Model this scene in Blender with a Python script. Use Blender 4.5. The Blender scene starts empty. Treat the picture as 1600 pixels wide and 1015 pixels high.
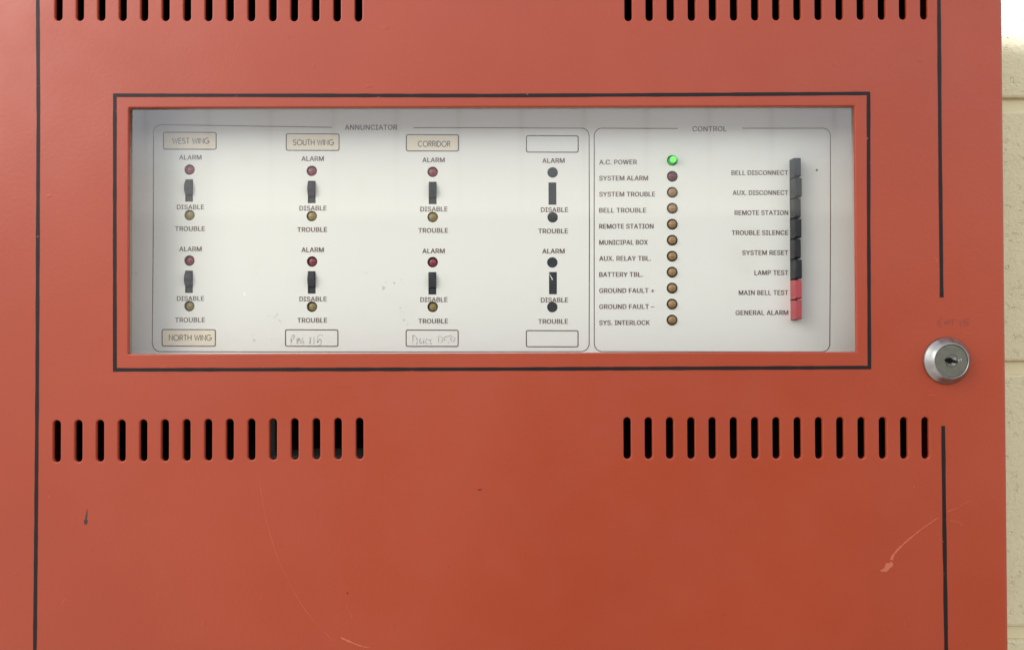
import bpy, bmesh, math, random, os
from mathutils import Matrix, Vector

random.seed(7)
scene = bpy.context.scene
C = scene.collection

# ------------------------------------------------------------------ camera
W, H, F = 1600.0, 1015.0, 1280.0          # photograph frame and focal length in its pixels
S = 0.0004                                 # metres per photo pixel on the door front
DIST = F * S
PITCH, YAW, ROLL = math.radians(0.627), math.radians(-0.173), math.radians(0.179)
RM = (Matrix.Rotation(YAW, 3, 'Z') @ Matrix.Rotation(PITCH, 3, 'X') @ Matrix.Rotation(ROLL, 3, 'Y'))
FWD = RM @ Vector((0, 1, 0))
CAM = -FWD * (DIST / FWD.y)
cd = bpy.data.cameras.new('camera')
cd.sensor_width = 36.0
cd.lens = 36.0 * F / W
cd.clip_start = 0.01
cd.clip_end = 50.0
cam = bpy.data.objects.new('camera', cd)
cam.matrix_world = Matrix.Translation(CAM) @ RM.to_4x4() @ Matrix.Rotation(math.pi / 2, 4, 'X')
C.objects.link(cam)
scene.camera = cam

# ------------------------------------------------------------------ world: the room the panel faces
world = bpy.data.worlds.new('World')
scene.world = world
world.use_nodes = True
wt = world.node_tree
wt.nodes.clear()


class NG:
    """small helper for building math node chains"""
    def __init__(s, tree):
        s.t = tree

    def new(s, kind, **kw):
        n = s.t.nodes.new(kind)
        for k, v in kw.items():
            setattr(n, k, v)
        return n

    def put(s, sock, v):
        if isinstance(v, bpy.types.NodeSocket):
            s.t.links.new(v, sock)
        else:
            sock.default_value = v

    def m(s, op, a, b=0.0, c=0.0):
        n = s.new('ShaderNodeMath', operation=op)
        s.put(n.inputs[0], a)
        s.put(n.inputs[1], b)
        s.put(n.inputs[2], c)
        return n.outputs[0]

    def sm(s, v, a, b, lo=0.0, hi=1.0):
        n = s.new('ShaderNodeMapRange', interpolation_type='SMOOTHSTEP')
        s.put(n.inputs['Value'], v)
        if a > b:
            a, b, lo, hi = b, a, hi, lo
        n.inputs['From Min'].default_value = a
        n.inputs['From Max'].default_value = b
        n.inputs['To Min'].default_value = lo
        n.inputs['To Max'].default_value = hi
        return n.outputs['Result']

    def mix(s, f, a, b, blend='MIX'):
        n = s.new('ShaderNodeMix', data_type='RGBA', blend_type=blend)
        s.put(n.inputs[0], f)
        s.put(n.inputs[6], a)
        s.put(n.inputs[7], b)
        return n.outputs[2]

    def noise(s, vec, scale, detail=3.0, rough=0.5):
        n = s.new('ShaderNodeTexNoise')
        s.put(n.inputs['Vector'], vec)
        n.inputs['Scale'].default_value = scale
        n.inputs['Detail'].default_value = detail
        n.inputs['Roughness'].default_value = rough
        return n.outputs['Fac']


g = NG(wt)
tc = g.new('ShaderNodeTexCoord')
sp = g.new('ShaderNodeSeparateXYZ')
wt.links.new(tc.outputs['Generated'], sp.inputs[0])
yb = g.m('MAXIMUM', g.m('MULTIPLY', sp.outputs[1], -1.0), 0.08)
tt = g.m('DIVIDE', sp.outputs[0], yb)
ss = g.m('DIVIDE', sp.outputs[2], yb)
e_left = g.sm(tt, -0.20, -0.47)
e_right = g.sm(tt, 0.60, 1.1)
e_up = g.sm(ss, 0.135, 0.155)
e_floor = g.sm(ss, -0.45, -0.8)
seam = g.m('FRACT', g.m('ADD', g.m('DIVIDE', tt, 0.0766), 10.30))
seam = g.m('SUBTRACT', 1.0, g.m('MULTIPLY', g.sm(g.m('ABSOLUTE', g.m('SUBTRACT', seam, 0.5)), 0.06, 0.0), 0.45))
# a dim middle of the room opposite, brighter walls above, to the sides and on the floor
mid = g.m('MULTIPLY', g.m('SUBTRACT', 1.0, e_up), g.m('SUBTRACT', 1.0, e_floor))
mid = g.m('MULTIPLY', mid, g.m('MULTIPLY', g.m('SUBTRACT', 1.0, e_left), g.m('SUBTRACT', 1.0, e_right)))
e_top = g.m('MULTIPLY', g.sm(ss, 0.18, 0.27), g.sm(ss, 1.0, 0.45))
lum = g.m('MULTIPLY', g.m('ADD', g.m('MULTIPLY', e_up, 0.58), g.m('MULTIPLY', e_top, 1.25)), seam)
lum = g.m('ADD', lum, g.m('MULTIPLY', e_left, 0.85))
lum = g.m('ADD', lum, g.m('MULTIPLY', e_right, 0.40))
lum = g.m('ADD', lum, g.m('SUBTRACT', g.m('SUBTRACT', 0.42, g.m('MULTIPLY', mid, 0.34)), g.m('MULTIPLY', e_floor, 0.20)))
cool = g.m('MAXIMUM', g.m('MULTIPLY', e_left, 0.35), g.m('MULTIPLY', g.sm(ss, 0.15, 0.24), 0.9))
wcol = g.mix(cool, (1.0, 0.945, 0.85, 1), (0.84, 0.95, 1.08, 1))
bg = g.new('ShaderNodeBackground')
wt.links.new(wcol, bg.inputs['Color'])
wt.links.new(lum, bg.inputs['Strength'])
wo = g.new('ShaderNodeOutputWorld')
wt.links.new(bg.outputs[0], wo.inputs[0])

# ------------------------------------------------------------------ lamps
def aim(o, target):
    d = Vector(target) - o.location
    o.rotation_euler = d.to_track_quat('-Z', 'Y').to_euler()

ld = bpy.data.lights.new('window_light', 'AREA')
ld.shape = 'RECTANGLE'
ld.size, ld.size_y = 0.5, 0.7
ld.energy = 5.6
ld.color = (1.0, 0.95, 0.86)
lo = bpy.data.objects.new('window_light', ld)
lo.location = (-0.76, -0.56, 0.60)
aim(lo, (0, 0, 0.02))
C.objects.link(lo)

DOOR_T = 0.0022       # sheet thickness
PD = 0.030            # faceplate depth behind the door front
WALL_Y = 0.125

def U(px, py, y=0.0):
    """point of the plane Y = y that the photo shows at pixel (px, py)"""
    d = RM @ Vector(((px - W / 2) / F, 1.0, -(py - H / 2) / F))
    k = (y - CAM.y) / d.y
    return CAM + d * k

edge = U(1588, 86, WALL_Y)
sl = bpy.data.lights.new('wall_patch_spot', 'SPOT')  # unseen spot added beside the cabinet to make the bright wall patch
sl.energy = 4.0
sl.color = (0.84, 0.93, 1.18)
sl.shadow_soft_size = 0.004
sl.spot_blend = 0.09
so = bpy.data.objects.new('wall_patch_spot', sl)
so.location = (edge.x + 0.012, 0.02, edge.z + 0.17)
tgt = Vector((edge.x + 0.012, WALL_Y, edge.z + 0.16))
aim(so, tgt)
sl.spot_size = 2 * (Vector(edge) - so.location).angle(tgt - so.location)
C.objects.link(so)

scene.view_settings.view_transform = 'Standard'
scene.view_settings.look = 'None'
scene.view_settings.exposure = 0.0
scene.view_settings.gamma = 1.0
scene.view_settings.use_curve_mapping = False
scene.cycles.use_denoising = True
scene.cycles.max_bounces = 10
scene.cycles.transparent_max_bounces = 16

# ------------------------------------------------------------------ materials
def mat(name, col, rough=0.5, metal=0.0, spec=0.5):
    m = bpy.data.materials.new(name)
    m.use_nodes = True
    p = m.node_tree.nodes['Principled BSDF']
    p.inputs['Base Color'].default_value = (*col, 1)
    p.inputs['Roughness'].default_value = rough
    p.inputs['Metallic'].default_value = metal
    p.inputs['Specular IOR Level'].default_value = spec
    return m, NG(m.node_tree), p

def objco(n):
    return n.new('ShaderNodeTexCoord').outputs['Object']

def geo(n):
    return n.new('ShaderNodeNewGeometry').outputs['Position']

def bump(n, p, h, strength, dist):
    b = n.new('ShaderNodeBump')
    b.inputs['Strength'].default_value = strength
    b.inputs['Distance'].default_value = dist
    n.put(b.inputs['Height'], h)
    n.put(p.inputs['Normal'], b.outputs[0])

RED = (0.38, 0.056, 0.021)
m_red, n, p = mat('red_enamel', RED, 0.40, spec=0.42)
co = objco(n)
big = n.noise(co, 5.0, 4.0, 0.55)
fine = n.noise(co, 420.0, 2.0, 0.5)
col = n.mix(n.sm(big, 0.3, 0.7), (0.335, 0.046, 0.0165, 1), (0.372, 0.055, 0.021, 1))
speck = n.sm(n.noise(co, 170.0, 1.0), 0.765, 0.80)
col = n.mix(n.m('MULTIPLY', speck, 0.35), col, (0.27, 0.03, 0.014, 1))
n.put(p.inputs['Base Color'], col)
n.put(p.inputs['Roughness'], n.sm(n.noise(co, 14.0, 5.0, 0.6), 0.25, 0.75, 0.33, 0.49))
grit = n.sm(n.noise(co, 95.0, 1.0), 0.74, 0.80)
dent = n.m('MULTIPLY', n.noise(co, 11.0, 1.0), 5.0)
bump(n, p, n.m('ADD', n.m('ADD', fine, dent), n.m('MULTIPLY', grit, 1.2)), 0.2, 0.0004)

m_stripe, n, p = mat('black_stripe_paint', (0.014, 0.009, 0.009), 0.5, spec=0.22)
co = geo(n)
chip = n.sm(n.noise(co, 330.0, 2.0), 0.70, 0.735)
n.put(p.inputs['Base Color'], n.mix(chip, (0.014, 0.009, 0.009, 1), (0.30, 0.07, 0.045, 1)))

m_scr, n, p = mat('bare_scratch', (0.48, 0.115, 0.052), 0.6)
m_scr_f, n, p = mat('faint_scratch', (0.43, 0.080, 0.034), 0.55)
m_drip, n, p = mat('dark_drip', (0.035, 0.018, 0.018), 0.4)
m_pencil_red, n, p = mat('faded_marker', (0.245, 0.045, 0.026), 0.5)

m_dark, n, p = mat('dark_interior', (0.035, 0.03, 0.03), 0.6, spec=0.2)
m_chassis, n, p = mat('grey_green_chassis', (0.05, 0.054, 0.042), 0.5)

m_plate, n, p = mat('ivory_plate', (0.80, 0.775, 0.69), 0.5, spec=0.3)
co = objco(n)
stain = n.sm(n.noise(co, 22.0, 5.0, 0.65), 0.55, 0.85)
col = n.mix(n.m('MULTIPLY', stain, 0.5), (0.785, 0.757, 0.665, 1), (0.72, 0.67, 0.54, 1))
dots = n.sm(n.noise(co, 150.0, 2.0), 0.765, 0.80)
col = n.mix(n.m('MULTIPLY', dots, 0.18), col, (0.45, 0.38, 0.28, 1))
n.put(p.inputs['Base Color'], col)
bump(n, p, n.noise(co, 300.0, 2.0), 0.04, 0.0002)

m_ink, n, p = mat('brown_ink', (0.085, 0.042, 0.040), 0.55)
co = geo(n)
n.put(p.inputs['Base Color'], n.mix(n.sm(n.noise(co, 260.0, 3.0), 0.50, 0.74), (0.105, 0.042, 0.034, 1), (0.23, 0.12, 0.095, 1)))
m_card, n, p = mat('cream_card', (0.74, 0.655, 0.49), 0.7, spec=0.2)
co = geo(n)
n.put(p.inputs['Base Color'], n.mix(n.noise(co, 90.0, 4.0), (0.77, 0.665, 0.48, 1), (0.83, 0.735, 0.56, 1)))
m_card_ink, n, p = mat('card_ink', (0.12, 0.085, 0.06), 0.6)
m_pencil, n, p = mat('pencil', (0.36, 0.32, 0.26), 0.6)
co = geo(n)
n.put(p.inputs['Base Color'], n.mix(n.sm(n.noise(co, 500.0, 3.0), 0.4, 0.65), (0.40, 0.36, 0.295, 1), (0.70, 0.66, 0.57, 1)))
m_stain, n, p = mat('brown_stain', (0.63, 0.56, 0.43), 0.7)
m_stain_f, n, p = mat('faint_stain', (0.74, 0.69, 0.56), 0.7)

m_black, n, p = mat('black_plastic', (0.022, 0.024, 0.026), 0.42)
co = geo(n)
n.put(p.inputs['Roughness'], n.sm(n.noise(co, 250.0, 3.0), 0.3, 0.7, 0.32, 0.55))
m_lever, n, p = mat('charcoal_plastic', (0.030, 0.032, 0.036), 0.4)
m_button, n, p = mat('grey_black_button', (0.040, 0.043, 0.045), 0.4, spec=0.35)
co = geo(n)
bump(n, p, n.noise(co, 220.0, 3.0), 0.12, 0.0003)
n.put(p.inputs['Base Color'], n.mix(n.noise(co, 160.0, 4.0), (0.009, 0.0105, 0.0115, 1), (0.020, 0.022, 0.023, 1)))
m_button_r, n, p = mat('red_button', (0.43, 0.060, 0.068), 0.4)
co = geo(n)
bump(n, p, n.noise(co, 220.0, 3.0), 0.12, 0.0003)
m_socket, n, p = mat('socket_black', (0.03, 0.026, 0.022), 0.5)
m_lens_r, n, p = mat('red_lens', (0.225, 0.032, 0.042), 0.22)
m_lens_y, n, p = mat('olive_lens', (0.25, 0.185, 0.055), 0.25)
m_lens_a, n, p = mat('amber_lens', (0.30, 0.175, 0.07), 0.25)
m_lens_k, n, p = mat('dark_red_lens', (0.115, 0.018, 0.028), 0.22)
m_lens_g, n, p = mat('lit_green_lens', (0.03, 0.45, 0.05), 0.2)
lw = n.new('ShaderNodeLayerWeight')
lw.inputs['Blend'].default_value = 0.45
core = n.sm(lw.outputs['Facing'], 0.62, 0.02)
n.put(p.inputs['Emission Color'], n.mix(core, (0.010, 0.42, 0.015, 1), (0.18, 1.0, 0.10, 1)))
n.put(p.inputs['Emission Strength'], n.m('ADD', 0.35, n.m('MULTIPLY', core, 0.75)))

m_nickel, n, p = mat('worn_nickel', (0.60, 0.575, 0.54), 0.27, 1.0)
co = geo(n)
n.put(p.inputs['Roughness'], n.sm(n.noise(co, 180.0, 4.0), 0.3, 0.7, 0.2, 0.4))
n.put(p.inputs['Base Color'], n.mix(n.noise(co, 120.0, 4.0), (0.22, 0.21, 0.195, 1), (0.42, 0.40, 0.37, 1)))
m_lockface, n, p = mat('dull_lock_face', (0.36, 0.34, 0.28), 0.45, 1.0)
co = geo(n)
n.put(p.inputs['Base Color'], n.mix(n.noise(co, 300.0, 4.0), (0.19, 0.18, 0.14, 1), (0.29, 0.275, 0.225, 1)))
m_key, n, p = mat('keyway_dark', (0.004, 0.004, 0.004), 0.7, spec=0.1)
m_brass, n, p = mat('worn_plug', (0.62, 0.60, 0.50), 0.3, 1.0)

# clear pane: about 8 % mirror reflection head-on, rising at grazing angles, the rest passes
m_glass = bpy.data.materials.new('clear_pane')
m_glass.use_nodes = True
n = NG(m_glass.node_tree)
m_glass.node_tree.nodes.clear()
ge = n.new('ShaderNodeNewGeometry')
dt = n.new('ShaderNodeVectorMath', operation='DOT_PRODUCT')
n.put(dt.inputs[0], ge.outputs['Normal'])
n.put(dt.inputs[1], ge.outputs['Incoming'])
ca = n.m('ABSOLUTE', dt.outputs['Value'])
fr = n.m('ADD', 0.08, n.m('MULTIPLY', n.m('POWER', n.m('SUBTRACT', 1.0, ca), 5.0), 0.9))
tb = n.new('ShaderNodeBsdfTransparent')
gb = n.new('ShaderNodeBsdfGlossy')
gb.inputs['Roughness'].default_value = 0.03
mx = n.new('ShaderNodeMixShader')
n.put(mx.inputs[0], fr)
n.put(mx.inputs[1], tb.outputs[0])
n.put(mx.inputs[2], gb.outputs[0])
n.put(n.new('ShaderNodeOutputMaterial').inputs[0], mx.outputs[0])
m_clear = bpy.data.materials.new('clear_back')
m_clear.use_nodes = True
n = NG(m_clear.node_tree)
m_clear.node_tree.nodes.clear()
n.put(n.new('ShaderNodeOutputMaterial').inputs[0], n.new('ShaderNodeBsdfTransparent').outputs[0])

m_wall, n, p = mat('painted_block', (0.56, 0.475, 0.295), 0.55, spec=0.35)
co = objco(n)
a1 = n.noise(co, 60.0, 5.0, 0.6)
pit = n.sm(n.noise(co, 190.0, 3.0, 0.6), 0.40, 0.30)
pit2 = n.sm(n.noise(co, 420.0, 2.0, 0.6), 0.36, 0.28)
hgt = n.m('SUBTRACT', n.m('MULTIPLY', a1, 0.9), n.m('ADD', n.m('MULTIPLY', pit, 1.0), n.m('MULTIPLY', pit2, 0.5)))
bump(n, p, n.m('ADD', hgt, n.m('MULTIPLY', n.noise(co, 340.0, 3.0, 0.6), 0.9)), 0.6, 0.0012)
n.put(p.inputs['Base Color'], n.mix(n.noise(co, 25.0, 5.0), (0.64, 0.55, 0.325, 1), (0.735, 0.645, 0.405, 1)))
m_mortar, n, p = mat('painted_mortar', (0.74, 0.645, 0.39), 0.5, spec=0.35)
co = objco(n)
bump(n, p, n.noise(co, 70.0, 4.0), 0.35, 0.0015)

# ------------------------------------------------------------------ mesh helpers
def link(name, me, mats, parent=None, loc=None):
    o = bpy.data.objects.new(name, me)
    for m in (mats if isinstance(mats, (list, tuple)) else [mats]):
        if m.name not in [x.name for x in me.materials if x]:
            me.materials.append(m)
    if loc is not None:
        o.location = loc
    C.objects.link(o)
    if parent is not None:
        attach(o, parent)
    return o

def wmat(o):
    m = Matrix.Translation(o.location)
    return m if o.parent is None else wmat(o.parent) @ o.matrix_parent_inverse @ m

def attach(o, parent):
    """parent without moving"""
    o.parent = parent
    o.matrix_parent_inverse = wmat(parent).inverted()

def bm_mesh(name, bm, smooth=False):
    bmesh.ops.recalc_face_normals(bm, faces=bm.faces[:])
    me = bpy.data.meshes.new(name)
    bm.to_mesh(me)
    bm.free()
    if smooth:
        for f in me.polygons:
            f.use_smooth = True
    return me

def add_box(bm, x0, x1, y0, y1, z0, z1, mi=0, bev=0.0):
    vs = [bm.verts.new((x, y, z)) for x in (x0, x1) for y in (y0, y1) for z in (z0, z1)]
    idx = [(0, 1, 3, 2), (4, 6, 7, 5), (0, 4, 5, 1), (2, 3, 7, 6), (0, 2, 6, 4), (1, 5, 7, 3)]
    fs = [bm.faces.new([vs[i] for i in q]) for q in idx]
    for f in fs:
        f.material_index = mi
    if bev:
        r = bmesh.ops.bevel(bm, geom=list({e for f in fs for e in f.edges}), offset=bev, segments=2, affect='EDGES', profile=0.6)
        for f in r['faces']:
            f.material_index = mi

def ribbon(bm, pts, w, y, mi=0, closed=False, h=0.00008, wob=0.0, taper=False):
    """a flat painted line on the plane Y=y through (x, z) points; mitred corners"""
    P = [Vector((q[0], q[1])) for q in pts]
    n_ = len(P)
    L, R_ = [], []
    for i in range(n_):
        a = P[i - 1] if (i > 0 or closed) else None
        b = P[(i + 1) % n_] if (i < n_ - 1 or closed) else None
        d1 = (P[i] - a).normalized() if a is not None else None
        d2 = (b - P[i]).normalized() if b is not None else None
        if d1 is None: d1 = d2
        if d2 is None: d2 = d1
        t = (d1 + d2)
        t = t.normalized() if t.length > 1e-6 else d1
        nn = Vector((-t.y, t.x))
        k = 1.0 / max(0.5, nn.dot(Vector((-d1.y, d1.x))))
        ww = w[i] if isinstance(w, (list, tuple)) else w
        ww = ww * (1 + random.uniform(-wob, wob))
        L.append(P[i] + nn * ww * 0.5 * k)
        R_.append(P[i] - nn * ww * 0.5 * k)
    rows = []
    for q in (L, R_):
        rows.append([bm.verts.new((v.x, y - h, v.y)) for v in q])
    base = []
    for q in (L, R_):
        base.append([bm.verts.new((v.x, y + 0.00002, v.y)) for v in q])
    rng = range(n_) if closed else range(n_ - 1)
    for i in rng:
        j = (i + 1) % n_
        for f in ((rows[0][i], rows[0][j], rows[1][j], rows[1][i]),
                  (rows[0][i], base[0][i], base[0][j], rows[0][j]),
                  (rows[1][j], base[1][j], base[1][i], rows[1][i])):
            bm.faces.new(f).material_index = mi

def resample(pts, step):
    out = []
    for a, b in zip(pts[:-1], pts[1:]):
        k = max(1, int((Vector(b) - Vector(a)).length / step))
        out += [Vector(a).lerp(Vector(b), i / k) for i in range(k)]
    return out + [Vector(pts[-1])]

def smooth_pts(pts, n_=6):
    """Catmull-Rom through pixel points"""
    if len(pts) < 3:
        return [Vector(q) for q in pts]
    P = [Vector(q) for q in pts]
    P = [P[0] * 2 - P[1]] + P + [P[-1] * 2 - P[-2]]
    out = []
    for i in range(1, len(P) - 2):
        for k in range(n_):
            t = k / n_
            a, b, c, d = P[i - 1], P[i], P[i + 1], P[i + 2]
            out.append(0.5 * ((2 * b) + (c - a) * t + (2 * a - 5 * b + 4 * c - d) * t * t + (3 * b - a - 3 * c + d) * t ** 3))
    return out + [P[-2]]

def xz(px, py, y):
    v = U(px, py, y)
    return (v.x, v.z)

def blob(bm, cx, cy, r, y, mi=0, irregular=0.3, sx=1.0, sz=1.0, h=0.00008, seg=12):
    """irregular flat spot, pixel centre and radius"""
    c = U(cx, cy, y)
    k = S * (y - CAM.y) / DIST
    ring = []
    for i in range(seg):
        a = 2 * math.pi * i / seg
        rr = r * k * (1 + random.uniform(-irregular, irregular))
        ring.append(bm.verts.new((c.x + math.cos(a) * rr * sx, y - h, c.z + math.sin(a) * rr * sz)))
    bm.faces.new(ring).material_index = mi

def fill_shape(name, loops, y, thick, bevel=0.0):
    """sheet with holes: loops of (x, z) points, the first is the outline; front face on Y=y"""
    from mathutils.geometry import delaunay_2d_cdt
    bm = bmesh.new()
    lv, own = [], {}
    for li, lp in enumerate(loops):
        q = []
        for v in lp:
            v = Vector(v)
            if not q or (v - q[-1]).length > 1e-6:
                q.append(v)
        if (q[0] - q[-1]).length < 1e-6:
            q.pop()
        area = sum(q[i - 1].x * q[i].y - q[i].x * q[i - 1].y for i in range(len(q)))
        if area < 0:
            q.reverse()
        nrm = []
        for i in range(len(q)):
            d1, d2 = (q[i] - q[i - 1]).normalized(), (q[(i + 1) % len(q)] - q[i]).normalized()
            n1, n2 = Vector((d1.y, -d1.x)), Vector((d2.y, -d2.x))
            m_ = (n1 + n2).normalized()
            nrm.append(m_ / max(.5, m_.dot(n1)))
        bv = bevel if li else 0.0
        prof = [(bv, 0.0), (bv * .38, bv * .22), (0.0, bv)] if bv else [(0.0, 0.0)]
        prof.append((0.0, thick))
        rings = [[bm.verts.new((q[i].x + nrm[i].x * o_, y + d_, q[i].y + nrm[i].y * o_)) for i in range(len(q))] for o_, d_ in prof]
        for A, B in zip(rings[:-1], rings[1:]):
            if li == 0:
                continue
            for i in range(len(q)):
                j = (i + 1) % len(q)
                bm.faces.new((A[i], A[j], B[j], B[i]))
        lv.append((rings[0], rings[-1]))
        for rg in rings:
            for v in rg:
                own[v] = li
    for side in (0, 1):
        vs = [v for p_ in lv for v in p_[side]]
        co_ = [Vector((v.co.x * 1000, v.co.z * 1000)) for v in vs]
        ed, k = [], 0
        for p_ in lv:
            n_ = len(p_[side])
            ed += [(k + i, k + (i + 1) % n_) for i in range(n_)]
            k += n_
        r = delaunay_2d_cdt(co_, ed, [], 0, 1e-5)
        org = [vs[o_[0]] if o_ else None for o_ in r[3]]
        for f in r[2]:
            t = [org[i] for i in f]
            if None in t or len(set(t)) < 3:
                continue
            owner = {own[v] for v in t}
            if len(owner) == 1 and 0 not in owner:       # a triangle between points of one hole lies in that (convex) hole
                continue
            try:
                bm.faces.new(t)
            except ValueError:
                pass
    return bm_mesh(name, bm)

def slot_loop(c0, c1, w, seg=8):
    """rounded-end slot between the top and bottom points (x, z)"""
    a, b = Vector(c0), Vector(c1)
    r = w / 2
    top, bot = a.y - r, b.y + r
    pts = []
    for i in range(seg + 1):
        t = math.pi * i / seg
        pts.append((a.x + r * math.cos(t), top + r * math.sin(t)))
    for i in range(seg + 1):
        t = math.pi + math.pi * i / seg
        pts.append((b.x + r * math.cos(t), bot + r * math.sin(t)))
    return pts

def circle_loop(c, r, seg=28):
    return [(c[0] + r * math.cos(2 * math.pi * i / seg), c[1] + r * math.sin(2 * math.pi * i / seg)) for i in range(seg)]

def round_rect(x0, x1, z0, z1, r, seg=6):
    pts = []
    for cx, cz, a0 in ((x1 - r, z1 - r, 0), (x0 + r, z1 - r, 90), (x0 + r, z0 + r, 180), (x1 - r, z0 + r, 270)):
        for i in range(seg + 1):
            a = math.radians(a0 + 90 * i / seg)
            pts.append((cx + r * math.cos(a), cz + r * math.sin(a)))
    return pts

def lathe(bm, prof, seg=48, mi=0, cap=True):
    """profile of (r, y) revolved round the Y axis at the origin"""
    rings = []
    for r, y in prof:
        if r < 1e-7:
            rings.append([bm.verts.new((0, y, 0))])
        else:
            rings.append([bm.verts.new((r * math.cos(2 * math.pi * i / seg), y, r * math.sin(2 * math.pi * i / seg))) for i in range(seg)])
    for A, B in zip(rings[:-1], rings[1:]):
        for i in range(seg):
            j = (i + 1) % seg
            if len(A) == 1 and len(B) == 1:
                continue
            if len(A) == 1:
                f = bm.faces.new((A[0], B[i], B[j]))
            elif len(B) == 1:
                f = bm.faces.new((A[i], A[j], B[0]))
            else:
                f = bm.faces.new((A[i], A[j], B[j], B[i]))
            f.material_index = mi

FONT = None
try:
    fp = os.path.join(bpy.utils.system_resource('DATAFILES'), 'fonts', 'Inter.woff2')
    FONT = bpy.data.fonts.load(fp)
except Exception:
    FONT = None

TEXT_CACHE = {}
CAPH = [None]
def text_mesh(s, wide, tall, weight=0.0):
    """printed words as a thin mesh, wide x tall (capital height) metres, lower left at the origin"""
    if CAPH[0] is None and s != 'H':          # capital height of this font, from its H
        CAPH[0] = 1.0
        CAPH[0] = max(v.co.z for v in text_mesh('H', 1.0, 1.0).vertices)
    key = (s, round(wide, 6), round(tall, 6), weight)
    if key in TEXT_CACHE:
        return TEXT_CACHE[key]
    cu = bpy.data.curves.new('legend', 'FONT')
    cu.body = s
    if FONT:
        cu.font = FONT
    cu.size = 1.0
    cu.space_character = 1.03
    cu.resolution_u = 4
    cu.fill_mode = 'NONE'
    o = bpy.data.objects.new('legend', cu)
    C.objects.link(o)
    dg = bpy.context.evaluated_depsgraph_get()
    wire = bpy.data.meshes.new_from_object(o.evaluated_get(dg))
    bpy.data.objects.remove(o)
    bpy.data.curves.remove(cu)
    from mathutils.geometry import delaunay_2d_cdt
    nb = {}
    for e_ in wire.edges:
        i, j = e_.vertices
        nb.setdefault(i, []).append(j)
        nb.setdefault(j, []).append(i)
    co_ = [Vector((v.co.x, v.co.y)) for v in wire.vertices]
    edges = [tuple(e_.vertices) for e_ in wire.edges]
    seen, outlines = set(), []
    for i in sorted(nb):
        if i in seen:
            continue
        lp, cur, prev = [i], (i + 1 if i + 1 in nb[i] else nb[i][0]), i
        seen.add(i)
        while cur != i and cur not in seen:
            seen.add(cur)
            lp.append(cur)
            nx = [k for k in nb[cur] if k != prev]
            prev, cur = cur, (nx[0] if nx else i)
        outlines.append([co_[k] for k in lp])
    def inside(q):
        wn = 0
        for lp in outlines:
            for a_, b_ in zip(lp, lp[1:] + lp[:1]):
                if (a_.y <= q.y) != (b_.y <= q.y):
                    cr = (b_.x - a_.x) * (q.y - a_.y) - (q.x - a_.x) * (b_.y - a_.y)
                    if a_.y <= q.y and cr > 0:
                        wn += 1
                    elif a_.y > q.y and cr < 0:
                        wn -= 1
        return wn != 0
    tri = delaunay_2d_cdt(co_, edges, [], 0, 1e-6)
    fs_ = [f for f in tri[2] if inside(sum((tri[0][k] for k in f), Vector((0, 0))) / len(f))]
    me = bpy.data.meshes.new('legend')
    me.from_pydata([(v.x, v.y, 0) for v in tri[0]], [], [list(f) for f in fs_])
    bpy.data.meshes.remove(wire)
    xs = [v.co.x for v in me.vertices]
    caph = CAPH[0]
    x0, x1 = min(xs), max(xs)
    sx, sy = wide / (x1 - x0), tall / caph
    for v in me.vertices:
        v.co = Vector(((v.co.x - x0) * sx, 0.0, v.co.y * sy))
    if weight:                                # a heavier ink stroke: second impressions a hair to each side
        bm = bmesh.new()
        for k, d_ in enumerate((-weight, 0.0, weight)):
            n0 = len(bm.verts)
            bm.from_mesh(me)
            bm.verts.ensure_lookup_table()
            for v in bm.verts[n0:]:
                v.co.x += d_
                v.co.y -= 0.00003 * k
                v.co.z += d_ * .35
        bm.to_mesh(me)
        bm.free()
    TEXT_CACHE[key] = me
    return me

# ------------------------------------------------------------------ block wall behind the panel
def build_wall():
    bm = bmesh.new()
    course = 0.2056
    zj = U(1588, 163, WALL_Y).z               # centre of the joint seen near the top
    jt = 0.0105
    bl = 0.4064
    x_lo, x_hi = -1.0, 1.25
    for k in range(-4, 4):
        z0 = zj + k * course + jt / 2
        z1 = zj + (k + 1) * course - jt / 2
        off = 0.11 + (bl / 2 if k % 2 else 0.0)
        x = -1.0 - bl + off
        while x < x_hi:
            add_box(bm, x + jt / 2, x + bl - jt / 2, WALL_Y, WALL_Y + 0.09, z0, z1, 0, bev=0.0022)
            x += bl
    add_box(bm, x_lo - 0.4, x_hi + 0.3, WALL_Y + 0.0042, WALL_Y + 0.085, zj - 4 * course + 0.01, zj + 4 * course - 0.01, 1)
    me = bm_mesh('wall', bm)
    o = link('wall', me, [m_wall, m_mortar])
    o['label'] = 'cream painted concrete block wall with pitted texture behind the red panel'
    o['category'] = 'wall'
    return o
build_wall()

# ------------------------------------------------------------------ the panel
X0, X1 = U(-46, 507).x, U(1572, 507).x
Z1, Z0 = U(800, -170).z, U(800, 1330).z
root = bpy.data.objects.new('fire_alarm_panel', None)
root.location = ((X0 + X1) / 2, 0.06, Z0)
root.empty_display_size = 0.05
C.objects.link(root)
root['label'] = 'red metal fire alarm control panel with louvre slots, glazed annunciator window and keyed lock'
root['category'] = 'alarm panel'

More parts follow.
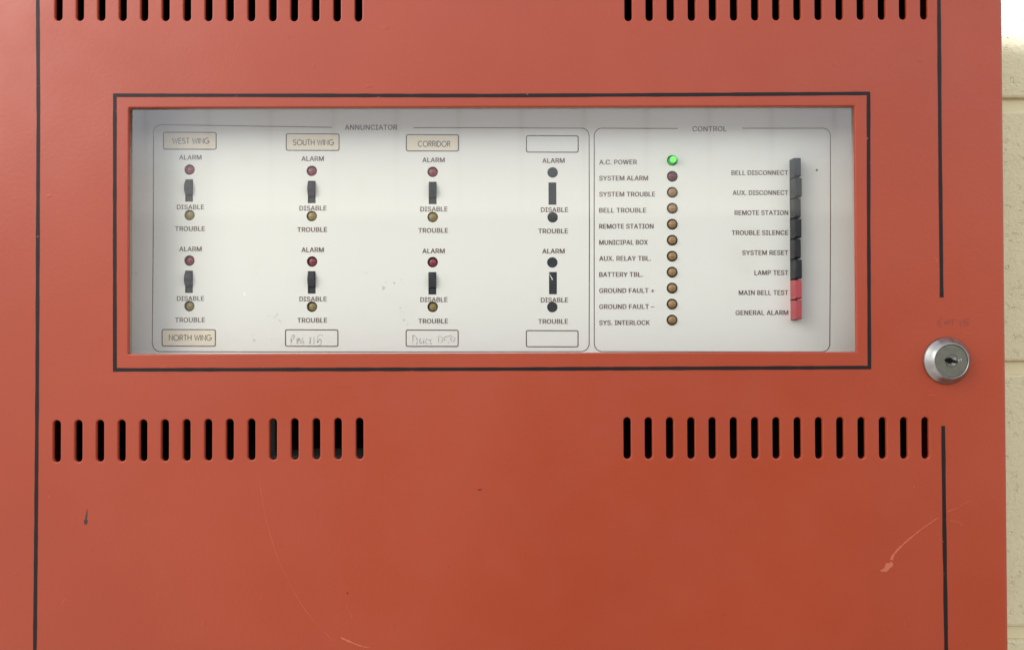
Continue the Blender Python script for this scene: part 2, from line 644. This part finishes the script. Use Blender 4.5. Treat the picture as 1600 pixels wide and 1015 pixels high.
# cabinet: open-fronted box behind the door
bm = bmesh.new()
ci = 0.0022
tk = 0.0015
yf, ybk = 0.0225, WALL_Y - 0.0005
add_box(bm, X0 + ci, X0 + ci + tk, yf, ybk, Z0 + ci, Z1 - ci)
add_box(bm, X1 - ci - tk, X1 - ci, yf, ybk, Z0 + ci, Z1 - ci)
add_box(bm, X0 + ci + tk, X1 - ci - tk, yf, ybk, Z0 + ci, Z0 + ci + tk)
add_box(bm, X0 + ci + tk, X1 - ci - tk, yf, ybk, Z1 - ci - tk, Z1 - ci)
link('cabinet', bm_mesh('cabinet', bm), m_red, root)
bm = bmesh.new()
add_box(bm, X0 + ci + tk + .0003, X1 - ci - tk - .0003, ybk - 0.004, ybk - 0.001, Z0 + ci + tk + .0003, Z1 - ci - tk - .0003)
a, b = U(60, 20, 0.075), U(1530, 1000, 0.075)
link('backplate', bm_mesh('backplate', bm), m_dark, root)

# door: folded sheet with slots and the window opening
RB = 0.0024
outline = [(X0 + RB, Z0 + RB), (X1 - RB, Z0 + RB), (X1 - RB, Z1 - RB), (X0 + RB, Z1 - RB)]
wl = [xz(200.5, 360, 0)[0], xz(1337, 360, 0)[0]]
wz = [xz(770, 167.0, 0)[1], xz(770, 551.3, 0)[1]]
holes = [round_rect(wl[0], wl[1], wz[1], wz[0], 0.0006, 3)]
def vent_row(xa, xb, ta, tb, ba, bb, n_=15, w=11.6):
    for i in range(n_):
        k = i / (n_ - 1)
        x = xa + (xb - xa) * k
        zt = xz(x, ta + (tb - ta) * k, 0)
        zb = xz(x, ba + (bb - ba) * k, 0)
        holes.append(slot_loop((zt[0], zt[1]), (zt[0], zb[1]), w * S))
vent_row(91.5, 560.0, -34, -34, 32.5, 33.5)
vent_row(981.5, 1443.6, -34, -36, 33.0, 30.5)
vent_row(88.7, 561.8, 656.3, 652.6, 721.8, 717.0)
vent_row(980.1, 1446.0, 651.8, 651.5, 716.8, 716.6)
sheet = fill_shape('door', [outline] + holes, 0.0, DOOR_T, 0.0007)
bm = bmesh.new()
bm.from_mesh(sheet)
bpy.data.meshes.remove(sheet)
# folded edge
prof = [(0.0, 0.0)] + [(RB * math.sin(math.radians(a_)), RB * (1 - math.cos(math.radians(a_)))) for a_ in (15, 30, 45, 60, 75, 90)] + [(RB, 0.0215), (RB - 0.0012, 0.0215), (RB - 0.0012, RB)]
corners = [(X0 + RB, Z0 + RB, -1, -1), (X1 - RB, Z0 + RB, 1, -1), (X1 - RB, Z1 - RB, 1, 1), (X0 + RB, Z1 - RB, -1, 1)]
rows = [[bm.verts.new((cx + sx_ * o_, y_, cz + sz_ * o_)) for o_, y_ in prof] for cx, cz, sx_, sz_ in corners]
for i in range(4):
    A, B = rows[i], rows[(i + 1) % 4]
    for k in range(len(prof) - 1):
        bm.faces.new((A[k], B[k], B[k + 1], A[k + 1]))
bmesh.ops.recalc_face_normals(bm, faces=bm.faces[:])

# wear on the door skin
def thin_mark(pts, w, mi, wob=0.35, step=3.0):
    q = smooth_pts(pts, 6)
    ws = w if not isinstance(w, (list, tuple)) else [w[0] + (w[1] - w[0]) * i / (len(q) - 1) for i in range(len(q))]
    zz = [xz(v.x, v.y, 0) for v in q]
    ribbon(bm, zz, [x * S for x in ws] if isinstance(ws, list) else ws * S, 0.0, mi, wob=wob, h=0.00006)
thin_mark([(1466, 808), (1450, 819), (1436, 829), (1420, 842)], (1.0, 1.5), 1, .5)
thin_mark([(1420, 842), (1410, 851), (1401, 860), (1395, 868), (1393, 874)], (1.5, 4.5), 1, .5)
thin_mark([(1480, 799), (1488, 796), (1497, 793)], (1.6, .7), 2)
thin_mark([(1499, 791), (1506, 787), (1516, 780)], .6, 2)
thin_mark([(1484, 812), (1492, 813.5), (1499, 816), (1505, 820)], (.9, 1.3), 2)
for cx_, cy_, r_ in ((1388, 884, 6.0), (1383, 888.5, 4.5), (1379, 891, 2.6), (1392, 879, 3.6)):
    blob(bm, cx_, cy_, r_, 0.0, 1, 0.45, sx=1.2, sz=.7, h=.00006 + r_ * .00002)
thin_mark([(533, 995.5), (545, 1001), (560, 1007), (577, 1011.5)], (3.2, .9), 1, .4)
thin_mark([(404, 742), (411, 785), (417, 815), (432, 865), (450, 905), (472, 945), (500, 980), (520, 999)], .8, 2, .5)
thin_mark([(95, 944), (98, 940), (101, 935)], (.6, 1.3), 2)
thin_mark([(540, 944), (546, 955), (551, 967)], .7, 2)
thin_mark([(1457, 400), (1462, 404), (1466, 409)], (.8, 1.8), 2)
thin_mark([(1502, 517), (1510, 519), (1520, 521)], .9, 2)
thin_mark([(1452, 617), (1462, 617)], 1.0, 2)
thin_mark([(1421, 629), (1432, 637), (1445, 646)], .6, 2)
for cx_, cy_, r_ in ((76, 774, 1.3), (1428, 759, 1.2), (1552, 775, 1.0), (1413, 974, 1.1), (1395, 958, .9), (1525, 619, 1.2), (1500, 1000, .8), (1483, 243, 1.0)):
    blob(bm, cx_, cy_, r_, 0.0, 2, 0.4)
blob(bm, 134, 814, 4.0, 0.0, 3, .25, sx=.8, sz=1.3)
blob(bm, 134.3, 813, 2.0, 0.0, 3, .3, h=.00012)
thin_mark([(136.5, 795), (135.5, 802), (134.5, 810)], (.6, 3.0), 3, .2)
blob(bm, 750, 764.5, 2.2, 0.0, 3, .4, sx=1.6, sz=.5)
blob(bm, 543, 926, 1.2, 0.0, 3, .4)
door_me = bpy.data.meshes.new('door')
bm.to_mesh(door_me)
bm.free()
door = link('door', door_me, [m_red, m_scr, m_scr_f, m_drip], root)

# painted pinstripes
def stripe(pix, w, closed=False):
    b_ = bmesh.new()
    q = [Vector(v) for v in pix]
    if closed:
        q = resample(q + [q[0]], 18.0)[:-1]
    else:
        q = resample(q, 18.0)
    ribbon(b_, [xz(v.x, v.y, 0) for v in q], w * S, 0.0, 0, closed, h=0.00012, wob=0.09)
    link('pinstripe', bm_mesh('pinstripe', b_), m_stripe, door)
stripe([(179.5, 149), (480, 149.3), (770, 149.6), (1060, 148.2), (1357, 146.2), (1357.3, 360), (1358.5, 573.8), (1060, 575.2), (770, 576.4), (480, 577), (179.5, 577.5), (179.3, 360)], 5.6, True)
stripe([(1464, -90), (1467, 0), (1468.8, 240), (1471.3, 464.5)], 5.8)
stripe([(1473.6, 665), (1475.6, 830), (1478.4, 1015), (1481, 1200)], 6.0)
stripe([(60, -90), (59, 0), (60, 180), (59, 400), (58, 620), (56.4, 820), (54.5, 1015), (53, 1200)], 5.6)

# faded marker writing over the lock
def pen(name, strokes, conv, y, w, m, parent, wob=.35):
    b_ = bmesh.new()
    for s_ in strokes:
        q = smooth_pts([conv(*v) for v in s_], 5)
        if len(q) > 1:
            ribbon(b_, [xz(v.x, v.y, y) for v in q], w * S, y, 0, wob=wob, h=0.0001)
    return link(name, bm_mesh(name, b_), m, parent)
pen('handwriting', [[(450, 270), (400, 250), (340, 330), (310, 400), (350, 460), (410, 475)],
                    [(520, 420), (580, 310), (680, 400)], [(530, 390), (660, 390)],
                    [(680, 300), (910, 285)], [(760, 300), (765, 450)], [(1010, 330), (1020, 480)],
                    [(1290, 240), (1100, 310), (1110, 370), (1250, 370), (1230, 430), (1110, 450)]],
    lambda X, Y: (1450 + X / 20, 485 + Y / 20), 0.0, 1.5, m_pencil_red, door)

# lock
lk = U(1478.6, 563.3)
bm = bmesh.new()
lathe(bm, [(.0146, 0.0008), (.0148, -.0002), (.0147, -.0011), (.0142, -.0017), (.0124, -.0042), (.0111, -.0060),
           (.0107, -.0064), (.0104, -.0064), (.0102, -.0060), (.0102, -.0040)], 64)
lock = link('door_lock', bm_mesh('door_lock', bm, True), m_nickel, root, (lk.x, 0, lk.z))
bm = bmesh.new()
lathe(bm, [(.01015, -.0045), (.01015, -.0057), (.0099, -.0059), (.0042, -.0059), (.0041, -.0057), (.0036, -.0057), (.0035, -.0061), (0, -.0061)], 56)
link('lock_cylinder', bm_mesh('lock_cylinder', bm), m_lockface, lock).location = lock.location
cyl = [o for o in lock.children][0]
cyl.parent = None
attach(cyl, lock)
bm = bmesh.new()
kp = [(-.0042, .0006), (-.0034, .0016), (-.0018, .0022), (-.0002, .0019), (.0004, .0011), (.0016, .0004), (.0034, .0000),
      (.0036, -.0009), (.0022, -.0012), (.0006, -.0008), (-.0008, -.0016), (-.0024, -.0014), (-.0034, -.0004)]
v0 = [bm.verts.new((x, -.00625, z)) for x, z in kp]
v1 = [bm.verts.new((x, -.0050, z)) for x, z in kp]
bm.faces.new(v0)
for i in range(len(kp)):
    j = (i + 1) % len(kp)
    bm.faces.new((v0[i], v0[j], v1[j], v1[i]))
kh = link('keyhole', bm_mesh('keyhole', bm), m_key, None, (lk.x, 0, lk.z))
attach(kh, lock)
bm = bmesh.new()
for x, z, w_, h_ in ((.0044, .0000, .0009, .0018), (.0058, .0003, .0008, .0022), (.0020, .0013, .0014, .0010), (.0012, -.0023, .0018, .0010)):
    add_box(bm, x - w_ / 2, x + w_ / 2, -.0063, -.0056, z - h_ / 2, z + h_ / 2, 0, .0002)
st = link('stamped_mark', bm_mesh('stamped_mark', bm), m_brass, None, (lk.x, 0, lk.z))
attach(st, lock)

# window pane behind the door sheet
bm = bmesh.new()
add_box(bm, wl[0] - .008, wl[1] + .008, 0.0030, 0.0050, wz[1] - .008, wz[0] + .008, 1)
for f in bm.faces:
    if f.calc_center_median().y < 0.00305:
        f.material_index = 0
link('window_pane', bm_mesh('window_pane', bm), [m_glass, m_clear], root)

# ------------------------------------------------------------------ faceplate
KP = S * (PD - CAM.y) / DIST       # metres per photo pixel on the faceplate
COLS = [(296, 0), (487, 1), (676, 2), (863.4, 3)]
al = [[(296, 265), (487, 267), (676, 268.5), (863.5, 269.5)], [(295.8, 407), (487.5, 408.5), (676, 409.5), (863, 410)]]
tr = [[(296, 336), (487, 337.5), (676, 339), (863.5, 339.5)], [(295.6, 478), (487.3, 479), (676, 479.3), (863, 479.6)]]
sw = [[(295.4, 280.2, 315.2), (487, 282.5, 317.5), (676, 284, 319), (863.2, 285, 320)],
      [(295.2, 422.6, 457.6), (487, 423.6, 458.6), (675.5, 425, 460), (864, 424.8, 459.6)]]
stat = [(1050.6 - 0.05 * i, 250.6 + 24.93 * i) for i in range(11)]
fx0, fz1 = xz(120, 110, PD)
fx1, fz0 = xz(1420, 610, PD)
loops = [[(fx0, fz0), (fx1, fz0), (fx1, fz1), (fx0, fz1)]]
RL, RS = 8.3 * KP, 8.6 * KP
for r in range(2):
    for c in range(4):
        loops.append(circle_loop(xz(*al[r][c], PD), RL))
        loops.append(circle_loop(xz(*tr[r][c], PD), RL))
        x, t, b = sw[r][c]
        p0, p1 = xz(x - 6.1, b, PD), xz(x + 6.1, t, PD)
        loops.append([(p0[0], p0[1]), (p1[0], p0[1]), (p1[0], p1[1]), (p0[0], p1[1])])
for q in stat:
    loops.append(circle_loop(xz(*q, PD), RS))
bz0, bz1 = xz(1244, 500, PD), xz(1244, 249.5, PD)
bxl = xz(1234.6, 375, PD)[0]
bxr = xz(1253.4, 375, PD - 0.0095)[0]
loops.append([(bxl - .0001, bz0[1]), (bxr + .0001, bz0[1]), (bxr + .0001, bz1[1]), (bxl - .0001, bz1[1])])
fm = fill_shape('faceplate', loops, PD, 0.0012, 0.0)
bm = bmesh.new()
bm.from_mesh(fm)
bpy.data.meshes.remove(fm)
# marks and stains on the plate
for cx_, cy_, r_, mi in ((599, 450.5, 2.6, 1), (597, 446, 1.8, 2), (603, 441, 2.0, 2), (616, 442.5, 1.8, 1), (627, 436.8, 1.1, 1),
                         (625.5, 481, 1.3, 1), (626, 486, 1.4, 2), (624, 492, 1.2, 2), (631, 499.5, 2.2, 1), (637, 507, 1.2, 1),
                         (433, 491, 1.4, 1), (437, 500, 1.3, 1), (430, 494, 2.6, 2), (420, 493, 2.0, 2), (397, 531, 2.0, 1), (394, 524, 1.4, 2), (439, 503, 1.0, 1),
                         (231, 298, 1.8, 2), (213, 427, 2.2, 2), (541, 515, 1.2, 2)):
    blob(bm, cx_, cy_, r_, PD, mi, .5, seg=9)
blob(bm, 1276, 266, 1.9, PD, 3, .25)
blob(bm, 382, 459, 1.7, PD, 4, .3, sx=.7, sz=2.0)
fme = bpy.data.meshes.new('faceplate')
bm.to_mesh(fme)
bm.free()
m_white, n, p = mat('white_fleck', (0.95, 0.93, 0.88), 0.4)
plate = link('faceplate', fme, [m_plate, m_stain, m_stain_f, m_ink, m_white], root)

def legend(s, px, py, wpx, align='C', cap=7.2, m=m_ink, weight=0.22):
    me = text_mesh(s, (wpx - .4) * KP, cap * KP, weight * KP)
    x = px - (wpx / 2 if align == 'C' else wpx if align == 'R' else 0)
    q = U(x, py + cap / 2, PD - 0.00012)
    o = link('legend', me, m, None, (q.x, PD - 0.00012, q.z))
    attach(o, plate)
    o['label'] = 'printed legend reading ' + s
    return o

for r, (ya, yd, yt) in enumerate((((246, 248, 250, 251), (323.5, 325.2, 326.7, 327.7), (357.3, 358.7, 360, 361)),
                                  ((389, 390.2, 392, 392.3), (466.2, 467, 468, 468.6), (499.6, 500.2, 501.5, 502)))):
    for c in range(4):
        cx_ = COLS[c][0]
        legend('ALARM', cx_ + 1.6, ya[c], 35)
        legend('DISABLE', cx_ + (2.2 if c else 1.8) + (1 if c == 3 else 0), yd[c], 42.5)
        legend('TROUBLE', cx_ + 1.0, yt[c], 46.5)
legend('ANNUNCIATOR', 580, 199.2, 82, cap=7.8)
legend('CONTROL', 1109, 201.5, 53.5, cap=7.8)
for i, (s, w_) in enumerate((('A.C. POWER', 59), ('SYSTEM ALARM', 76.5), ('SYSTEM TROUBLE', 87.5), ('BELL TROUBLE', 73.5), ('REMOTE STATION', 85),
                             ('MUNICIPAL BOX', 76), ('AUX. RELAY TBL.', 81), ('BATTERY TBL.', 68), ('GROUND FAULT +', 86), ('GROUND FAULT \u2013', 86), ('SYS. INTERLOCK', 79))):
    legend(s, 936.5, 253.4 + 25.06 * i, w_, 'L')
BUT = (('BELL DISCONNECT', 89), ('AUX. DISCONNECT', 87), ('REMOTE STATION', 84), ('TROUBLE SILENCE', 88.5), ('SYSTEM RESET', 72), ('LAMP TEST', 53), ('MAIN BELL TEST', 77.5), ('GENERAL ALARM', 82.5))
for i, (s, w_) in enumerate(BUT):
    legend(s, 1232, 270 + 31.2 * i, w_, 'R')

def plate_line(name, pix, w, closed=False):
    b_ = bmesh.new()
    ribbon(b_, [xz(v[0], v[1], PD) for v in pix], w * KP, PD, 0, closed, h=0.0001, wob=0.06)
    o = link(name, bm_mesh(name, b_), m_ink, plate)
    return o

def arc(cx, cy, r, a0, a1, k=7):
    return [(cx + r * math.cos(math.radians(a0 + (a1 - a0) * i / k)), cy + r * math.sin(math.radians(a0 + (a1 - a0) * i / k))) for i in range(k + 1)]

LW = 1.25
plate_line('border_line', [(519, 199.2), (400, 197.3)] + arc(252, 207, 12, 270, 180) + [(239.5, 370), (238, 537)] + arc(250.5, 537, 12, 180, 90) + [(420, 549.6), (640, 549.6)] + arc(908, 536.5, 12.5, 90, 0) + [(921, 370)] + arc(908.5, 212.5, 12, 0, -90) + [(780, 200), (646, 199.7)], LW)
plate_line('border_line', [(1059, 201), (1000, 200.8)] + arc(940.5, 212.5, 12, 270, 180) + [(928.3, 370)] + arc(941, 536.5, 12.5, 180, 90) + [(1100, 549.3)] + arc(1284, 537, 12.5, 90, 0) + [(1297.5, 370)] + arc(1285.5, 212.5, 12, 0, -90) + [(1200, 200.6), (1160, 200.6)], LW)

# name slots
def stroke_letters(s):
    """single-line lettering, each letter in a unit box: returns (strokes, advance)"""
    def ar(cx, cy, rx, ry, a0, a1, k=12):
        return [(cx + rx * math.cos(math.radians(a0 + (a1 - a0) * i / k)), cy + ry * math.sin(math.radians(a0 + (a1 - a0) * i / k))) for i in range(k + 1)]
    G = {'W': ([[(0, 1), (.26, 0), (.5, .95), (.74, 0), (1, 1)]], 1.0),
         'E': ([[(.5, 1), (0, 1), (0, 0), (.5, 0)], [(0, .52), (.45, .52)]], .5),
         'S': ([ar(.25, .76, .25, .24, 20, 270, 10) + ar(.25, .26, .27, .26, 90, -160, 10)], .54),
         'T': ([[(0, 1), (.56, 1)], [(.28, 1), (.28, 0)]], .56),
         'I': ([[(.0, 1), (.0, 0)]], .02),
         'N': ([[(0, 0), (0, 1), (.66, 0), (.66, 1)]], .66),
         'G': ([ar(.46, .5, .46, .5, 45, 355, 18) + [(.5, .46)]], .92),
         'O': ([ar(.48, .5, .48, .5, 0, 360, 22)], .96),
         'U': ([[(0, 1), (0, .3)] + ar(.3, .3, .3, .3, 180, 360, 10) + [(.6, 1)]], .6),
         'H': ([[(0, 0), (0, 1)], [(.62, 0), (.62, 1)], [(0, .52), (.62, .52)]], .62),
         'C': ([ar(.46, .5, .46, .5, 48, 312, 16)], .8),
         'R': ([[(0, 0), (0, 1), (.25, 1)] + ar(.25, .75, .24, .25, 90, -90, 8) + [(0, .5)], [(.24, .5), (.52, 0)]], .52),
         'D': ([[(0, 0), (0, 1), (.2, 1)] + ar(.2, .5, .5, .5, 90, -90, 12) + [(0, 0)]], .7)}
    out, x = [], 0.0
    for ch in s:
        if ch == ' ':
            x += .42
            continue
        st_, adv = G[ch]
        for q in st_:
            out.append([(x + a_, b_) for a_, b_ in q])
        x += adv + .22
    return out, x - .22

SLOTS = [(255.5, 206.8, 337.8, 233.2, 'WEST WING', 298.3, 220.3, 57), (447.4, 209.2, 529.8, 235, 'SOUTH WING', 490, 222.7, 63),
         (635, 210.6, 716.4, 236, 'CORRIDOR', 678.3, 225, 50), (822.6, 212.2, 903.4, 237.8, None, 0, 0, 0),
         (253.4, 514.6, 336.6, 540.4, 'NORTH WING', 297.5, 527.3, 66), (446.2, 514.9, 528, 540.6, 'Rm', 0, 0, 0),
         (634.6, 515.4, 715.8, 540.8, 'Duct', 0, 0, 0), (822.4, 516.2, 903.2, 541.4, None, 0, 0, 0)]
for x0, y0, x1, y1, s, tx, ty, tw in SLOTS:
    r_ = 2.6
    pix = arc(x0 + r_, y0 + r_, r_, 180, 270, 4) + arc(x1 - r_, y0 + r_ + .3, r_, 270, 360, 4) + arc(x1 - r_, y1 - r_ + .2, r_, 0, 90, 4) + arc(x0 + r_, y1 - r_, r_, 90, 180, 4)
    plate_line('name_frame', pix, 1.55, True)
    if tw:
        b_ = bmesh.new()
        p0, p1 = xz(x0 + 1.2, y1 - 1.2, PD), xz(x1 - 1.2, y0 + 1.4, PD)
        add_box(b_, p0[0], p1[0], PD - .00006, PD + .00003, p0[1], p1[1])
        o = link('name_card', bm_mesh('name_card', b_), m_card, plate)
        o['label'] = 'cream name card lettered ' + s
        sts, wd = stroke_letters(s)
        b_ = bmesh.new()
        cap = 8.4
        for q in sts:
            ribbon(b_, [xz(tx - tw / 2 + a_ * tw / wd, ty + cap / 2 - z_ * cap, PD) for a_, z_ in q], 1.15 * KP, PD, 0, h=0.00016, wob=.05)
        o = link('card_lettering', bm_mesh('card_lettering', b_), m_card_ink, plate)
        o['label'] = 'hand ruled lettering reading ' + s
    elif s == 'Rm':
        pen('handwriting', [[(232, 530), (238, 400), (262, 320), (300, 290), (322, 310), (300, 380), (250, 440), (264, 500)],
                            [(400, 375), (385, 440), (400, 520)], [(400, 500), (435, 380), (485, 500)], [(490, 500), (520, 375), (555, 510)],
                            [(718, 345), (708, 515)], [(812, 330), (805, 515)], [(1015, 290), (1022, 312)],
                            [(990, 280), (930, 300), (900, 350), (898, 420), (900, 480)], [(900, 480), (930, 420), (960, 395), (990, 430), (985, 500), (935, 548)]],
            lambda X, Y: (440 + X / 16, 505 + Y / 16), PD, 1.6, m_pencil, plate)['label'] = 'faint pencil handwriting reading Rm 115'
    elif s == 'Duct':
        ring = [(1320 + 52 * math.cos(i * .7), 388 + 52 * math.sin(i * .7)) for i in range(10)]
        pen('handwriting', [[(328, 310), (318, 430), (322, 520)], [(300, 312), (360, 302), (420, 380), (436, 450), (412, 525)],
                            [(508, 375), (495, 460), (520, 500), (560, 470)], [(602, 370), (590, 450), (596, 515)], [(680, 385), (642, 430), (642, 480), (690, 520)],
                            [(710, 422), (800, 405)], [(762, 415), (762, 490), (790, 520)],
                            [(960, 315), (968, 490)], [(985, 310), (1050, 360), (1066, 430), (1010, 490)],
                            [(1100, 340), (1112, 440)], [(1115, 338), (1185, 325)], [(1125, 412), (1190, 405)], [(1195, 325), (1290, 300)],
                            ring, [(1336, 262), (1346, 268)], [(1268, 466), (1282, 474)], [(1340, 460), (1358, 470)], [(1200, 478), (1220, 486)]],
            lambda X, Y: (625 + X / 16, 505 + Y / 16), PD, 1.55, m_pencil, plate)['label'] = 'faint pencil handwriting reading Duct DET'

# ------------------------------------------------------------------ lamps, switches and buttons
def socket_mesh(r):
    bm = bmesh.new()
    lathe(bm, [(r + .0006, .0013), (r + .00005, .0013), (r - .0001, .0016), (r - .0001, .0060), (0, .0060), ], 28)
    return bm_mesh('socket', bm, True)

def lens_mesh(r, depth):
    bm = bmesh.new()
    prof = [(r, .0055), (r, depth + r * .55)]
    for i in range(1, 8):
        a_ = math.radians(90 * i / 7)
        prof.append((r * math.cos(a_) if i < 7 else 0, depth + r * .55 * (1 - math.sin(a_))))
    lathe(bm, prof, 28)
    return bm_mesh('lens', bm, True)

def lamp(name, q, sock, lens, label=None, group=None, lens_mat=None):
    p_ = U(q[0], q[1], PD)
    o = bpy.data.objects.new(name, sock)
    o.location = (p_.x, PD, p_.z)
    C.objects.link(o)
    attach(o, root)
    l = bpy.data.objects.new('lens', lens)
    l.location = (p_.x, PD, p_.z)
    C.objects.link(l)
    attach(l, o)
    if label:
        o['label'] = label
    return o

sk = socket_mesh(RL); sk.materials.append(m_socket)
sks = socket_mesh(RS); sks.materials.append(m_socket)
def lensm(r, d, m):
    me = lens_mesh(r, d); me.materials.append(m); return me
ln_red = lensm(RL * .88, .0002, m_lens_r)
ln_red2 = lensm(RL * .86, .0006, m_lens_r)
ln_yel = lensm(RL * .88, .0002, m_lens_y)
ln_yel2 = lensm(RL * .83, .0007, m_lens_y)
ln_amb = lensm(RS * .74, -.0022, m_lens_a)
ln_dred = lensm(RS * .80, -.0014, m_lens_k)
ln_grn = lensm(RS * .64, -.0046, m_lens_g)
bm = bmesh.new()
lathe(bm, [(RL - .00003, .0010), (RL - .00003, .00025), (RL - .0002, .0001), (0, .0001)], 28)
plug = bm_mesh('blank_plug', bm)
plug.materials.append(m_black)

names = [['WEST WING', 'SOUTH WING', 'CORRIDOR', None], ['NORTH WING', 'Rm 115', 'Duct', None]]
for r in range(2):
    for c in range(4):
        if c < 3:
            lamp('alarm_lamp', al[r][c], sk, ln_red if r == 0 else ln_red2, 'unlit dull red alarm lamp in the %s zone' % names[r][c])
            lamp('trouble_lamp', tr[r][c], sk, ln_yel if r == 0 else ln_yel2, 'unlit olive trouble lamp in the %s zone' % names[r][c])
        else:
            for q in (al[r][c], tr[r][c]):
                p_ = U(*q, PD)
                o = bpy.data.objects.new('blank_plug', plug)
                o.location = (p_.x, PD, p_.z)
                C.objects.link(o)
                attach(o, root)
for i, q in enumerate(stat):
    lamp('status_lamp', q, sks, ln_grn if i == 0 else ln_dred if i == 1 else ln_amb,
         'lit green lamp beside A.C. POWER' if i == 0 else 'dark red lamp beside SYSTEM ALARM' if i == 1 else None)

# slide switch: black well with a ridged rocker on its upper part
sww, swh = 6.1 * KP, 17.5 * KP
bm = bmesh.new()
e = .00004
add_box(bm, -sww + e, sww - e, .0030, .0045, -swh + e, swh - e)
add_box(bm, -sww + e, -sww + .0003, .0003, .0030, -swh + e, swh - e)
add_box(bm, sww - .0003, sww - e, .0003, .0030, -swh + e, swh - e)
add_box(bm, -sww + .0003, sww - .0003, .0003, .0030, swh - .0003, swh - e)
add_box(bm, -sww + .0003, sww - .0003, .0003, .0030, -swh + e, -swh + .0003)
well = bm_mesh('disable_switch', bm); well.materials.append(m_black)
def lever_mesh():
    bm = bmesh.new()
    z1, z0 = swh * .86, -swh * .40
    zc, hl = (z0 + z1) / 2, (z1 - z0) / 2
    prof = [(-swh * .92, .0029), (-swh * .92, .0012), (z0 - .0003, .0010)]
    k = 36
    for i in range(k + 1):
        u = -1 + 2 * i / k
        y = -.0034 + .0022 * u * u + (.00017 if i % 3 == 0 else -.00005)
        prof.append((zc + hl * u, y))
    prof += [(z1 + .0002, .0008), (swh * .95, .0010), (swh * .95, .0029)]
    hw = sww - .0004
    rows = [[bm.verts.new((x, y, z)) for z, y in prof] for x in (-hw, -hw + .0003, hw - .0003, hw)]
    for q, sgn in ((rows[0], 1), (rows[3], 1)):
        for v in q:
            if v.co.y < .0005:
                v.co.y += .0003
    for A, B in zip(rows[:-1], rows[1:]):
        for i in range(len(prof) - 1):
            bm.faces.new((A[i], A[i + 1], B[i + 1], B[i]))
    bm.faces.new(rows[0]); bm.faces.new(list(reversed(rows[3])))
    return bm_mesh('lever', bm)
lever = lever_mesh(); lever.materials.append(m_lever)
bm = bmesh.new()
add_box(bm, -sww + e, sww - e, .0006, .0030, -swh + e, swh - e)
add_box(bm, -sww + .0003, sww - .0003, .00035, .0007, -swh * .3, swh - .0003)
blank = bm_mesh('blank_switch', bm); blank.materials.append(m_black)
for r in range(2):
    for c in range(4):
        x, t, b = sw[r][c]
        p_ = U(x, (t + b) / 2, PD)
        o = bpy.data.objects.new('disable_switch' if c < 3 else 'blank_switch', well if c < 3 else blank)
        o.location = (p_.x, PD, p_.z)
        C.objects.link(o)
        attach(o, root)
        if c < 3:
            l = bpy.data.objects.new('lever', lever)
            l.location = o.location
            C.objects.link(l)
            attach(l, o)
b_ = bmesh.new()  # white mark, widening downwards, on the lower blank switch
ribbon(b_, [xz(v.x, v.y, PD + .0003) for v in smooth_pts([(858.6, 426.5), (860, 431), (862, 434), (863, 437)], 5)], [.35 * KP + i * .00003 for i in range(16)], PD + .00034, 0, h=.0001)
sc_ = link('thin_mark', bm_mesh('thin_mark', b_), m_white, None)
attach(sc_, [o for o in bpy.data.objects if o.name.startswith('blank_switch')][-1])

# row of push buttons
prot = [.0094, .0104, .0090, .0096, .0088, .0098, .0092, .0095]
zt_, zb_ = bz1[1], bz0[1]
pitch = (zt_ - zb_) / 8
for i in range(8):
    bm = bmesh.new()
    hz = pitch / 2 - .00028
    hx = (bxr - bxl) / 2
    pr = prot[i]
    dx = (0, .0001, -.0001, .0, -.0002, .0001, 0, -.0001)[i]
    # body tapering a little towards a chamfered cap
    sec = [(hx, hz, .004), (hx, hz, -.001), (hx * .96, hz * .97, -pr + .0016), (hx * .80, hz * .86, -pr)]
    rings = [[bm.verts.new((sx_ * a_ + dx, y_, sz_ * b2)) for sx_, sz_ in ((-1, -1), (1, -1), (1, 1), (-1, 1))] for a_, b2, y_ in sec]
    for A, B in zip(rings[:-1], rings[1:]):
        for k in range(4):
            j = (k + 1) % 4
            bm.faces.new((A[k], A[j], B[j], B[k]))
    bm.faces.new(rings[-1]); bm.faces.new(list(reversed(rings[0])))
    bmesh.ops.bevel(bm, geom=bm.edges[:], offset=.00025, segments=2, affect='EDGES', profile=.6)
    o = link('push_button', bm_mesh('push_button', bm), m_button if i < 6 else m_button_r, None, ((bxl + bxr) / 2, PD, zt_ - pitch * (i + .5)))
    attach(o, root)
    o['label'] = '%s push button beside %s' % ('black' if i < 6 else 'red', BUT[i][0])

# chassis pieces glimpsed through the lower slots
bm = bmesh.new()
p0, p1 = xz(422, 735, .03), xz(575, 709, .03)
add_box(bm, p0[0], p1[0], .022, .06, p0[1] - .03, p1[1], 0, .0008)
p0, p1 = xz(418, 735, .034), xz(430, 640, .034)
add_box(bm, p0[0] - .001, p1[0], .034, .06, p0[1], p1[1], 0, .0006)
link('bracket', bm_mesh('bracket', bm), m_chassis, root)
bm = bmesh.new()
add_box(bm, fx0 + .002, fx1 - .002, PD + .0065, PD + .05, fz0 + .002, fz1 - .002)
link('chassis', bm_mesh('chassis', bm), m_dark, root)
